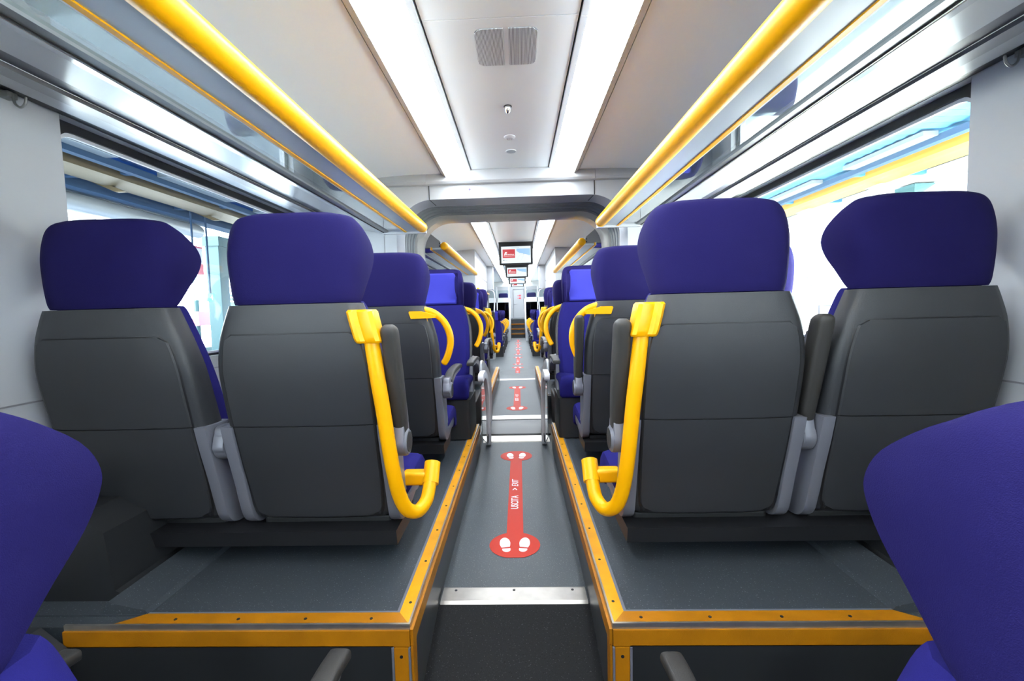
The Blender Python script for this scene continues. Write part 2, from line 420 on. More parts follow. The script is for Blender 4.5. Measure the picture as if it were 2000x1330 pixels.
nl = 0
def lamp(s, y0, y1, lab):
    root = empty('ceiling_light', (s*.375, y0, ZC)); tag(root, lab, 'ceiling light', 'long ceiling lights')
    z0, z1 = ZC-.004, ZC-.044
    mb = MB(); pr = [(s*(.302-.375), -.004), (s*(.392-.375), -.052), (s*(.404-.375), -.054), (s*(.452-.375), -.036), (s*(.452-.375), .0), (s*(.302-.375), .0)]
    mb.prism(pr, 'y', .0, y1-y0); mb.build('diffuser', LAMPM, root)
    mb = MB(); mb.box(s*(.302-.375), s*(.452-.375), 0, y1-y0, .001, .02); mb.build('housing', GREYP, root)
for s, sd in ((-1, 'left'), (1, 'right')):
    lamp(s, Y0+.05, 1.612, 'blown-out %s ceiling light strip running out of the top of the picture' % sd)
    lamp(s, 1.618, 3.27, 'bright %s ceiling light strip ending at the bulkhead over the gangway' % sd)
    lamp(s, 4.12, 9.9, 'bright %s ceiling light strip in the far car beside the first monitor' % sd)
    lamp(s, 9.95, 15.6, 'farthest %s ceiling light strip behind the hanging monitors' % sd)

# ---- soffit over the windows (luggage cove)
nt_ = 5
def soffit(s, sd, y0, y1):
    global nt_
    def band(pts, m, lab):
        global nt_
        poly = [(s*a, b) for a, b in pts]+[(s*a, b+.012) for a, b in reversed(pts)]
        mb = MB(); mb.prism(poly, 'y', y0, y1); struct('trim_%d' % nt_, mb, m, label=lab); nt_ += 1
    band([(.905, 1.600), (.908, 1.566), (.918, 1.562)], BEIGE, 'pale lip behind the %s luggage rack' % sd)
    band([(.918, 1.563), (.957, 1.574), (.958, 1.577), (1.10, 1.598)], WHITEG, 'glossy soffit panel over the %s window' % sd)
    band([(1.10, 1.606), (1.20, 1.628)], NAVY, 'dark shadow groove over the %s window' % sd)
    band([(1.20, 1.614), (1.28, 1.630)], GREYP, 'grey band over the %s window' % sd)
    band([(1.28, 1.630), (1.36, 1.642), (1.362, 1.65)], WHITE, 'white blind housing over the %s window' % sd)
    band([(1.362, 1.650), (1.432, 1.662)], BLACK, 'black rubber over the %s window' % sd)
for s, sd in ((-1, 'left'), (1, 'right')):
    soffit(s, sd, Y0+.02, 3.29); soffit(s, sd, 4.12, 7.2)

# ---- luggage racks
def rack(s, sd, y0, y1, lab, near):
    root = empty('luggage_rack', (s*.9, y0, 1.58)); tag(root, lab, 'luggage rack', 'overhead luggage racks')
    O = Vector((s*.9, y0, 1.58))
    def P(mb, name, m, sm=False):
        for v in mb.v: v -= O
        return mb.build(name, m, root, sm)
    ye = y1-.06
    P(MB().tube([(s*.626, y0, 1.588), (s*.626, (y0+ye)/2, 1.588), (s*.626, ye, 1.588)], .037, 28), 'handrail', YEL, True)
    P(MB().tube([(s*.626, ye+.012, 1.588), (s*.626, y1-.012, 1.588)], .0365, 28), 'rail_end_cap', YEL, True)
    P(MB().box(s*.64, s*.737, y0, y1, 1.560, 1.574), 'shelf_panel', SHELF)
    P(MB().box(s*.737, s*.752, y0, y1, 1.556, 1.580), 'edge_strip', YEL)
    P(MB().box(s*.752, s*.757, y0, y1, 1.556, 1.584), 'edge_bead', SILVW)
    P(MB().box(s*.757, s*.876, y0, y1, 1.570, 1.578), 'glass_shelf', GLASSR)
    P(MB().prism([(s*.874, 1.562), (s*.900, 1.560), (s*.904, 1.566), (s*.904, 1.600), (s*.874, 1.592)], 'y', y0, y1), 'rear_rail', RAIL)
    P(MB().box(s*.9005, s*.9045, y0, y1, 1.556, 1.565), 'rear_seal', BLACK)
    P(MB().box(s*.60, s*.905, y1-.012, y1+.012, 1.548, 1.612), 'end_plate', WHITEG)
    ys = [y0+.01] if not near else []
    for yb in ys:
        tri = round_poly([(s*.66, 1.63), (s*.66, 1.575), (s*.93, 1.575), (s*1.12, 1.575), (s*1.12, 1.64), (s*.93, 1.66), (s*1.0, 1.76), (s*.93, 1.86), (s*.83, 1.77)], .012, 3)
        P(MB().prism(tri, 'y', yb-.006, yb+.006), 'bracket', GREYP)
        for z in (1.59, 1.615): P(MB().lathe([(.0001, 0), (.006, 0), (.006, -.004), (.0001, -.005)], (s*.668, yb-.006, z), 'y', 10), 'bolt', DARK)
rack(-1, 'left', Y0+.1, 3.22, 'nearest left luggage rack with fat yellow rail across the upper left', True)
rack(1, 'right', Y0+.1, 3.22, 'nearest right luggage rack with fat yellow rail across the upper right', True)
rack(-1, 'left', 4.15, 7.15, 'short left luggage rack beyond the gangway on a triangular grey bracket', False)
rack(1, 'right', 4.15, 7.15, 'short right luggage rack beyond the gangway on a triangular grey bracket', False)

# coat hooks on the header
for s, sd in ((-1, 'left'), (1, 'right')):
    root = empty('coat_hook', (s*1.40, 1.30, 1.635)); tag(root, 'small grey wire coat hook high on the %s wall pillar' % sd, 'hook', 'coat hooks')
    MB().tube(spline([(0, 0, .012), (-s*.004, 0, -.014), (-s*.02, 0, -.026), (-s*.034, 0, -.016), (-s*.038, 0, 0)], 14), .0035, 8).build('hook', RAIL, root, True)
    MB().box(s*.0, s*.03, -.014, .014, .0, .018, .003).build('backplate', RAIL, root)

# ---- bulkhead, bellows, second frame
def arch(w_, t, r, y, zb, seg=12):
    P = [(-w_, y, zb)]
    for i in range(seg+1):
        a = math.pi-i/seg*math.pi/2; P.append((-w_+r+r*math.cos(a), y, t-r+r*math.sin(a)))
    for i in range(seg+1):
        a = math.pi/2-i/seg*math.pi/2; P.append((w_-r+r*math.cos(a), y, t-r+r*math.sin(a)))
    P.append((w_, y, zb)); return P
def ring_face(mb, y, A, top, w_=1.52, zb=-.3):
    poly = [(-w_, zb), (-w_, top), (w_, top), (w_, zb)]+[(x, z) for x, _, z in reversed(A)]
    mb.prism(poly, 'y', y, y+.012)
ZB = -.12
A1 = arch(.835, 1.800, .27, 3.30, ZB); A2 = arch(.805, 1.775, .25, 3.37, ZB)
mb = MB(); ring_face(mb, 3.30, A1, 2.12, zb=ZB); struct('wall_front', mb, WHITE, label='white bulkhead around the gangway opening')
mb = MB(); mb.loft([A1, A2, arch(.80, 1.772, .25, 3.40, ZB), arch(.86, 1.83, .28, 3.41, ZB)], closed=False, cap=False)
GP = empty('gangway_portal', (0, 3.4, 0)); tag(GP, 'rounded gangway opening with ribbed dark rubber bellows between two pale frames', 'gangway')
for v in mb.v: v -= Vector((0, 3.4, 0))
o = mb.build('near_frame', mat('silver frame paint', (146, 151, 162), .3, metal=.3), GP, True)
mb = MB(); rings = []
for i in range(6):
    y = 3.41+i*.09; rings += [arch(.845, 1.815, .27, y+.01, ZB), arch(.838, 1.808, .27, y+.03, ZB), arch(.845, 1.815, .27, y+.06, ZB), arch(.885, 1.855, .29, y+.07, ZB), arch(.885, 1.855, .29, y+.085, ZB)]
mb.loft(rings, closed=False, cap=False); 
for v in mb.v: v -= Vector((0, 3.4, 0))
o = mb.build('bellows', BELL, GP, True)
FRW = mat('second frame white', (170, 169, 165), .35)
mb = MB(); mb.loft([arch(.90, 1.87, .29, 3.955, ZB), arch(.875, 1.85, .28, 3.945, ZB), arch(.83, 1.815, .26, 3.955, ZB), arch(.805, 1.79, .25, 3.99, ZB), arch(.80, 1.787, .25, 4.12, ZB)], closed=False, cap=False)
for v in mb.v: v -= Vector((0, 3.4, 0))
o = mb.build('far_frame', FRW, GP, True)
mb = MB(); ring_face(mb, 4.12, arch(.80, 1.787, .25, 4.12, ZB), 2.12, zb=ZB); ring_face(mb, 3.95, arch(.90, 1.87, .29, 3.95, ZB), 2.12, zb=ZB); struct('wall_front', mb, WHITE)
# outer sleeve of the gangway so no daylight leaks in
mb = MB(); mb.box(-1.0, 1.0, 3.32, 3.98, 1.90, 1.94); mb.box(-1.0, -.93, 3.32, 3.98, -.2, 1.94); mb.box(.93, 1.0, 3.32, 3.98, -.2, 1.94); struct('wall_gangway', mb, BLACK)
# cornice and joints on the bulkhead
for (a, b) in ((-WX, -.60), (-.598, .60), (.602, WX)):
    mb = MB(); mb.prism([(3.262, ZC), (3.255, 1.915), (3.268, 1.900), (3.30, 1.896), (3.30, ZC)], 'x', a, b); struct('trim_20', mb, WHITE, label='white cornice over the bulkhead')
for x in (-.585, .60):
    mb = MB(); mb.box(x-.003, x+.003, 3.294, 3.2995, 1.80, 1.896); struct('trim_21', mb, DARKP)
    mb = MB(); mb.prism([(x-.003, 0), (x+.003, 0), (x+.003+math.copysign(.035, x)*-1, 1), (x-.003+math.copysign(.035, x)*-1, 1)], 'z', 0, .0005)
    for v in mb.v: t = v.y; v.y = 3.299+t*.072; v.z = 1.7985-t*.027+v.z
    struct('trim_21', mb, DARKP)
# light wall returns beside the opening (vertical panel joints)
for s in (-1, 1):
    mb = MB(); mb.box(s*.925, s*.928, 3.296, 3.2995, .19, 1.55); struct('trim_22', mb, GREYP)

# gangway lower side covers
def side_cover(s, sd, y0, y1, prof, m, lab, x0=.262, x1=.30):
    mb = MB(); mb.prism(round_poly(prof, .05, 6), 'x', s*x0, s*x1, .006)
    o = mb.build('gangway_side_cover', m, None, True); tag(o, lab, 'side cover', 'moulded covers at the gangway floor')
for s, sd in ((-1, 'left'), (1, 'right')):
    side_cover(s, sd, 0, 0, [(3.05, .52), (3.05, .62), (3.16, .645), (3.40, .60), (3.72, .51), (3.95, .43), (4.06, .32), (4.06, .0), (3.44, .0), (3.44, .36), (3.22, .50)], mat('grey cover', (160, 160, 162), .4), 'grey curved side cover over the %s edge of the gangway floor' % sd, .2225, .240)
    mb = MB(); mb.box(s*.32, s*.88, 3.33, 4.13, -.1, .26, .01); struct('floor', mb, DARKP, label='dark plinth beside the gangway floor')
    # glass wind screen beside the facing aisle seat
    root = empty('wind_screen', (s*.204, 2.74, 0)); tag(root, 'low glass draught screen in a pale moulded frame beside the raised %s facing seat' % sd, 'screen', 'low glass screens at the platform end')
    fr_ = round_poly([(0, .60), (.20, .60), (.38, .55), (.52, .44), (.56, .28), (.56, 0), (.48, 0), (.48, .26), (.43, .40), (.33, .50), (.20, .55), (0, .55)], .04, 4)
    MB().prism(fr_, 'x', -.017, .017, .005).build('frame', SILVW, root, True)
    MB().prism(round_poly([(.01, .20), (.46, .02), (.46, .28), (.40, .40), (.31, .48), (.19, .53), (.01, .53)], .03, 3), 'x', -.003, .003).build('glass_panel', GLASSP, root)
    MB().box(-.006, .006, .40, .46, .05, .10, .003).build('latch', DARK, root)

# ---- ceiling fittings
def grille(cx, w_, lab, flip):
    y0, y1 = 1.67, 1.915
    root = empty('ceiling_vent', (cx, y0, ZC)); tag(root, lab, 'vent', 'ribbed ceiling vents')
    r1, r2 = (.035, .006) if not flip else (.006, .035)
    pl = round_poly([(-w_, 0), (w_, 0), (w_, y1-y0), (-w_, y1-y0)], [r1, r2, r2, r1], 5)
    MB().prism(pl, 'z', -.001, 0).build('backing', mat('vent shadow', (112, 122, 126), .6), root)
    mb = MB(); n_ = 22
    for i in range(n_):
        x = -w_+(i+.5)*2*w_/n_
        e = 0
        side = -1 if not flip else 1
        d = (w_-x*side*-1)
        dist = (x+w_) if not flip else (w_-x)
        if dist < .035: e = .035-math.sqrt(max(0, .035**2-(.035-dist)**2))
        mb.box(x-.0013, x+.0013, e, y1-y0-e, -.004, -.001)
    mb.build('slat', mat('vent slat', (236, 242, 246), .4), root)
grille(-.045, .053, 'left of the two ribbed air vents in the ceiling', False)
grille(.080, .053, 'right of the two ribbed air vents in the ceiling', True)
root = empty('sprinkler_nozzle', (.01, 2.29, ZC)); tag(root, 'small chrome nozzle on the ceiling beyond the vents', 'nozzle')
MB().lathe([(.0001, 0), (.020, 0), (.020, -.003), (.017, -.003), (.0001, -.003)], (0, 0, 0)).build('collar', DARK, root, True)
MB().lathe([(.0001, -.003), (.016, -.003), (.016, -.012), (.010, -.028), (.004, -.034), (.0001, -.034)], (0, 0, 0)).build('nozzle_tip', mat('chrome', (210, 210, 210), .12, metal=1), root, True)
root = empty('smoke_detector', (.012, 2.68, ZC)); tag(root, 'white round detector with small holes on the ceiling', 'detector')
MB().lathe([(.0001, 0), (.033, 0), (.033, -.004), (.024, -.012), (.0001, -.014)], (0, 0, 0)).build('housing', WHT, root, True)
for k in range(7):
    a = k*.9; MB().lathe([(.0001, -.0135), (.003, -.0135), (.003, -.0142), (.0001, -.0142)], (.016*math.cos(a), .016*math.sin(a), .001), 'z', 8).build('hole', GREYP, root)
root = empty('ceiling_speaker', (.016, 2.92, ZC)); tag(root, 'flat round grey speaker grille on the ceiling nearest the bulkhead', 'speaker')
MB().lathe([(.0001, 0), (.034, 0), (.034, -.002), (.0001, -.003)], (0, 0, 0)).build('rim', CEILM, root, True)
MB().lathe([(.0001, -.002), (.030, -.002), (.030, -.0035), (.0001, -.004)], (0, 0, 0)).build('grille', mat('speaker mesh', (176, 186, 190), .6, bump=1, bscale=900), root, True)
root = empty('indicator_button', (-.292, 3.2995, 1.862)); tag(root, 'tiny white ring with lilac centre on the bulkhead', 'indicator')
MB().lathe([(.0001, 0), (.016, 0), (.016, -.004), (.009, -.006), (.0001, -.006)], (0, 0, 0), 'y').build('ring', WHT, root, True)
MB().lathe([(.0001, -.006), (.008, -.006), (.008, -.008), (.0001, -.009)], (0, 0, 0), 'y').build('lens', emis('lilac lens', (178, 160, 235), 0.27), root, True)

# ---- floor stickers
def sticker(y0, y1, lab, z=0, detail=True):
    root = empty('floor_sticker', (0, y0, z)); tag(root, lab, 'floor sticker', 'red exit stickers along the aisle')
    R_, L = .107, y1-y0; hw = .037; pts = []
    a0 = math.asin(hw/R_)
    for i in range(0, 33):
        a = math.pi/2+a0+i/32*(2*math.pi-2*a0); x, y = R_*math.cos(a), R_*math.sin(a)*.98
        pts.append((x, max(y, -R_*.93)))
    for i in range(0, 33):
        a = -math.pi/2+a0+i/32*(2*math.pi-2*a0); x, y = R_*math.cos(a), R_*math.sin(a)*.98
        pts.append((x, L+min(y, R_*.93)))
    MB().prism(pts, 'z', .0008, .0016).build('sticker_base', RED, root)
    def foot(sx, yc, dy):
        sole = []
        for i in range(20):
            a = i/19*math.pi; sole.append((.0225*math.cos(a)*1.0, .045*math.sin(a)+.012))
        sole += [(-.0225, .0), (-.016, -.024), (.019, -.018), (.0215, .0)]
        heel = [(-.013, -.034), (.021, -.029)]+[(.004+.018*math.cos(a), -.037-.021*math.sin(a)) for a in [i/10*math.pi for i in range(1, 10)]]
        for nm, poly in (('footprint_sole', sole), ('footprint_heel', heel)):
            q = []
            for x, y in poly:
                x2 = x*math.cos(.06)+y*math.sin(.06)*-1; q.append((sx*(.041-x2)*1.0, dy+y))
            MB().prism(q, 'z', .0014, .0022).build(nm, WHT, root)
    for yc in (0, L):
        for sx in (-1, 1): foot(sx, yc, yc)
    if detail:
        mid = L/2
        text_mesh('USCITA', .052, WHT, root, (-.002, mid-.24, .002), (0, 0, math.pi/2), sx=.92, extr=.0003, bold=.0006)
        text_mesh('>', .052, WHT, root, (-.002, mid-.004, .002), (0, 0, math.pi/2), extr=.0003, bold=.0008)
        text_mesh('EXIT', .052, WHT, root, (-.002, mid+.048, .002), (0, 0, math.pi/2), shear=.25, sx=.95, extr=.0003, bold=.0002)
sticker(1.84, 3.0, 'nearest red floor sticker with white footprints and USCITA > EXIT')
sticker(4.49, 5.70, 'second red floor sticker, just beyond the gangway hump')
sticker(6.80, 7.98, 'third red floor sticker counting away from the camera', LZ*.35)
for i, y in enumerate((9.0, 11.0, 13.0, 15.0)):
    sticker(y, y+1.3, ['fourth', 'fifth', 'sixth', 'farthest low'][i]+' red floor sticker counting away from the camera', LZ, True)

# ================================================================== SEATS
SH = [ # z, half width, y of back face, flank depth
 [.150, .200, .150, .07], [.162, .222, .128, .09], [.20, .232, .116, .10], [.28, .237, .096, .105], [.38, .240, .068, .10], [.475, .241, .045, .092],
 [.58, .241, .022, .085], [.66, .238, .008, .078], [.74, .222, .000, .070], [.80, .202, .000, .064], [.832, .190, .002, .06]]
def shell_at(z):
    for i in range(len(SHT)-1):
        if SHT[i][0] <= z <= SHT[i+1][0]:
            t = (z-SHT[i][0])/max(1e-9, SHT[i+1][0]-SHT[i][0]); return [a+(b-a)*t for a, b in zip(SHT[i], SHT[i+1])]
    return SHT[0] if z < SHT[0][0] else SHT[-1]
SHT = interp(SH, 60)
def shell_section(z, hw, yb, d, grow=0):
    hw += grow; pts = []
    half = [(0, -.006), (.35, -.005), (.65, -.002), (.84, .003), (.93, .010), (.98, .022), (1.0, .040)]
    R_ = [(u*hw, yb+v) for u, v in half]+[(hw+.003, yb+d*.75), (hw, yb+d)]
    pts = [(-x, y, z) for x, y in reversed(R_[1:])]+[(x, y, z) for x, y in R_]
    pts += [(hw-.03, yb+d+.004, z), (-(hw-.03), yb+d+.004, z)]
    return pts
def m_shell():
    mb = MB(); mb.loft([shell_section(*r) for r in interp(SH, 34)]); return mb
def m_panel(z0, z1, top_round, grow=0.0, off=.0062):
    mb = MB(); secs = []; n = 20
    for i in range(n+1):
        z = z0+(z1-z0)*i/n
        _, hw, yb, d = shell_at(z); w_ = hw-.030+grow
        if top_round:
            dz = z1-z
            if dz < .02: w_ -= .02-math.sqrt(max(0, .02**2-(.02-dz)**2))
        if not top_round:
            dz = z-z0
            if dz < .03: w_ -= .03-math.sqrt(max(0, .03**2-(.03-dz)**2))
        def back(x): 
            u = abs(x)/hw
            P = [(0, -.006), (.35, -.005), (.65, -.002), (.84, .003), (.93, .010), (.98, .022), (1, .04)]
            for a, b in zip(P, P[1:]):
                if a[0] <= u <= b[0]: return yb+a[1]+(b[1]-a[1])*(u-a[0])/(b[0]-a[0])
            return yb+.04
        pt = []
        us = [-1, -.985, -.8, -.5, -.2, .2, .5, .8, .985, 1]
        for u in us: x = u*w_; pt.append((x, back(x)-(off if abs(u) < .99 else off*.4), z))
        pt += [(w_*.98, back(w_)+.004, z), (-w_*.98, back(w_)+.004, z)]
        secs.append(pt)
    mb.loft(secs); return mb
def m_side_frame(s):
    # L shaped side plate: down the lower flank and forward under the cushion
    outer = [[.475, .042], [.40, .060], [.30, .088], [.22, .108], [.160, .128], [.132, .165], [.126, .215]]
    o_ = [(y, z) for z, y in interp(outer, 22)]
    inner = [(.425, .196), (.33, .196), (.28, .184), (.248, .182), (.224, .20), (.208, .26), (.197, .33), (.178, .40), (.158, .475)]
    poly = o_+[(.29, .138), (.35, .152), (.372, .146), (.40, .148), (.425, .165)]+inner
    mb = MB(); mb.prism(poly, 'x', s*.216, s*.2525, .006); return mb
def m_backcushion():
    T = [[.245, .20, .20, .06], [.27, .222, .195, .075], [.34, .226, .165, .085], [.45, .228, .135, .085], [.58, .228, .105, .078], [.68, .222, .082, .068], [.76, .208, .068, .060], [.82, .190, .062, .055], [.838, .180, .062, .05]]
    secs = []
    for z, hw, y, d in interp(T, 30):
        f = y+d
        R_ = [(0, f-.020), (.3, f-.019), (.55, f-.010), (.78, f+.004), (.92, f+.0), (1.0, f-.022), (1.005, y)]
        pts = [(u*hw, v, z) for u, v in R_]
        secs.append([(-a, b, c) for a, b, c in reversed(pts[1:])]+pts)
    mb = MB(); mb.loft(secs); return mb
HT = [[.834, .184, .064, .0], [.850, .188, .082, -.004], [.89, .192, .115, -.006], [.93, .195, .150, -.006], [.965, .197, .168, -.005], [.99, .197, .168, -.003], [1.02, .194, .150, .0], [1.05, .187, .112, .004], [1.068, .178, .082, .008], [1.080, .166, .062, .014], [1.086, .150, .046, .022]]
def head_pts(z, hw, dw, yb):
    iy = min(.078, dw*.86)
    R_ = [(0, 0), (.4, .001), (.62, .004), (.78, .010), (.88, .020), (.95, .036)]
    pts = [(u*hw, yb+v) for u, v in R_]
    k = max(dw-.036, .01)
    pts += [(hw*.985, yb+.036+k*.3), (hw, yb+.036+k*.65), (hw-.002, yb+dw-.006), (hw-.014, yb+dw), (hw-.028, yb+dw-.008)]
    pts += [(hw-.038, yb+max(iy, dw-.045)), (hw-.055, yb+iy+(dw-iy)*.18), (hw*.55, yb+iy+.001), (0, yb+iy)]
    return pts
def m_head():
    secs = []
    for z, hw, dw, yb in interp(HT, 34):
        pts = head_pts(z, hw, dw, yb)
        secs.append([(x, y, z) for x, y in pts]+[(-x, y, z) for x, y in reversed(pts[1:-1])])
    # domed top
    z, hw, dw, yb = HT[-1]
    base = secs[-1]; cx, cy = 0, sum(p[1] for p in base)/len(base)
    for q, dz in ((.9, .003), (.6, .005), (.2, .006)): secs.append([(cx+(p[0]-cx)*q, cy+(p[1]-cy)*q, p[2]+dz) for p in base])
    mb = MB(); mb.loft(secs); return mb
def m_headpad():
    secs = []
    for i, (z, hw, dw, yb) in enumerate(interp(HT, 34)):
        if z < .843 or z > 1.066: continue
        iy = min(.078, dw*.86); w_ = hw-.050
        e = .007 if .850 < z < 1.058 else .003
        top = 1.066-z
        if top < .02: w_ -= .02-math.sqrt(max(0, .02**2-(.02-top)**2))
        pts = [(-w_, yb+iy+(dw-iy)*.12+.001), (-w_*.96, yb+iy+e+(dw-iy)*.06), (-w_*.5, yb+iy+e), (0, yb+iy+e-.001), (w_*.5, yb+iy+e), (w_*.96, yb+iy+e+(dw-iy)*.06), (w_, yb+iy+(dw-iy)*.12+.001), (w_*.9, yb+iy-.006), (-w_*.9, yb+iy-.006)]
        secs.append([(x, y, z) for x, y in pts])
    mb = MB(); mb.loft(secs); return mb
def m_cushion(lift):
    hw = .254; secs = []
    T = [[.150, .190, .214], [.17, .184, .226], [.25, .184, .232], [.34, .184, .238], [.42, .180, .246], [.452, .150, .249], [.475, .118, .250], [.503, .114, .238], [.514, .125, .215], [.517, .14, .19]]
    for y, zb, zt in interp(T, 26):
        e = 0; zb += lift; zt += lift
        w_ = hw-(.05 if y < .2 else 0)*(1-min(1, (y-.15)/.05))
        r = min(.024, (zt-zb)*.45)
        R_ = [(0, zt-.010), (w_*.5, zt-.008), (w_*.8, zt+.002), (w_-r, zt), (w_-r*.3, zt-r*.3), (w_, zt-r), (w_, zb+r*.5), (w_-.012, zb), (0, zb)]
        secs.append([(x, y, z) for x, z in R_]+[(-x, y, z) for x, z in reversed(R_[1:-1])])
    mb = MB(); mb.loft(secs); return mb
def m_base(): # box under the raised facing seats
    mb = MB(); mb.prism(round_poly([(-.262, .14), (.262, .14), (.262, .50), (-.262, .50)], .02, 4), 'z', 0, .247); return mb
def m_pan(lift):
    mb = MB(); mb.box(-.21, .21, .17, .42, .11+lift, .145+lift, .01); return mb
def arm_up(s):
    x = s*.274
    secs = []
    T = [[.425, .105, .018, .024], [.50, .088, .022, .028], [.60, .062, .0235, .030], [.70, .036, .0235, .030], [.745, .024, .0235, .029], [.76, .020, .019, .024], [.768, .018, .010, .013]]
    for z, y, a, b in interp(T, 20):
        secs.append([(x+a*math.copysign(abs(math.cos(t))**.6, math.cos(t)), y+b*math.copysign(abs(math.sin(t))**.6, math.sin(t)), z) for t in [2*math.pi*k/20 for k in range(20)]])
    return MB().loft(secs)
def arm_up_rail(s):
    x = s*.274; mb = MB()
    mb.prism(round_poly([(.135, .40), (.152, .47), (.11, .62), (.075, .72), (.062, .72), (.07, .60), (.09, .46), (.09, .38)], .012, 3), 'x', x-.012, x+.012, .003); return mb
def arm_down(s, lift=0):
    x = s*.274; secs = []
    P = spline([(x, .12, .445), (x, .17, .468), (x, .24, .480), (x, .36, .484), (x, .48, .482), (x, .53, .476), (x, .545, .474)], 22)
    for i, p in enumerate(P):
        t = i/(len(P)-1); a = .022 if t < .9 else .022*math.sqrt(max(.05, 1-((t-.9)/.1)**2)); b = .013 if t < .9 else .013*math.sqrt(max(.1, 1-((t-.9)/.1)**2))
        secs.append([(p.x+a*math.copysign(abs(math.cos(q))**.55, math.cos(q)), p.y, p.z+lift+b*math.copysign(abs(math.sin(q))**.55, math.sin(q))) for q in [2*math.pi*k/18 for k in range(18)]])
    return MB().loft(secs)
def arm_down_body(s):
    x = s*.274; poly = round_poly([(.055, .40), (.10, .37), (.15, .385), (.20, .43), (.30, .452), (.50, .458), (.51, .474), (.20, .474), (.13, .455), (.07, .45)], .012, 3)
    return MB().prism(poly, 'x', x-.017, x+.017, .004)
def pivot(s):
    x = s*.274
    mb = MB(); mb.lathe([(.0001, -.024), (.034, -.024), (.041, -.018), (.041, .018), (.036, .023), (.0001, .023)], (x, .105, .405), 'x', 26); 
    return mb
def pivot_face(s):
    x = s*.274; return MB().lathe([(.0001, s*.022), (.030, s*.022), (.031, s*.025), (.0001, s*.026)], (x, .105, .405), 'x', 26)
def pivot_arm(s):
    x = s*.274; return MB().prism(round_poly([(.06, .40), (.085, .365), (.125, .362), (.15, .40), (.135, .47), (.075, .47)], .015, 4), 'x', x-.016, x+.016, .004)
def h_tube(s):
    P = spline([(s*.222, .018, .735), (s*.228, .018, .68), (s*.236, .022, .60), (s*.243, .032, .52), (s*.250, .044, .42), (s*.257, .058, .33), (s*.266, .078, .25), (s*.282, .100, .195), (s*.308, .130, .174), (s*.328, .165, .192), (s*.334, .190, .222), (s*.336, .215, .250)], 46)
    return MB().tube(P, .0215, 18)
def h_bracket(s):
    # double-lobed shoulder block wrapped round the shell corner
    mb = MB(); secs = []
    for z, a, b, c in ((.812, .166, .232, .004), (.806, .163, .238, -.002), (.77, .172, .246, -.005), (.735, .181, .254, -.005), (.724, .185, .257, -.004), (.718, .188, .255, .002)):
        m_ = a+(b-a)*.42
        secs.append([(s*a, -.004+c, z), (s*(a+.008), -.012+c, z), (s*(m_-.012), -.012+c, z), (s*(m_-.002), -.004+c, z), (s*(m_+.008), -.010+c, z), (s*(b-.012), -.012+c, z), (s*(b-.002), -.004+c, z), (s*b, .010+c, z), (s*b, .042, z), (s*(b-.010), .050, z), (s*(m_), .050, z), (s*a, .03, z)])
    mb.loft(secs)
    return mb
def h_socket(s):
    mb = MB(); P = [(s*.336, .205, .232), (s*.336, .23, .262), (s*.336, .252, .288)]
    mb.tube(P, .027, 16, round_end=False); mb.box(s*.24, s*.336, .205, .255, .225, .268, .01); return mb
def h_loop(s):
    P = spline([(s*.168, .030, .812), (s*.200, .030, .808), (s*.240, .034, .790), (s*.280, .040, .748), (s*.303, .046, .690), (s*.302, .052, .630), (s*.284, .058, .575), (s*.268, .062, .548)], 30)
    return MB().tube(P, .0125, 12, flat=1.35)
def h_loop_bracket(s):
    mb = MB()
    mb.prism([(s*.120, .800), (s*.124, .806), (s*.175, .806), (s*.245, .785), (s*.245, .772), (s*.130, .770)], 'y', -.016, .03)
    mb.box(s*.186, s*.204, .010, .045, .715, .80, .003)
    return mb
CACHE = {}
def part(key, fn, m, name, parent, args=(), sm=True):
    if key not in CACHE: CACHE[key] = fn(*args).mesh(name, m, sm)
    o = bpy.data.objects.new(name, CACHE[key]); COL.objects.link(o); o.parent = parent; return o
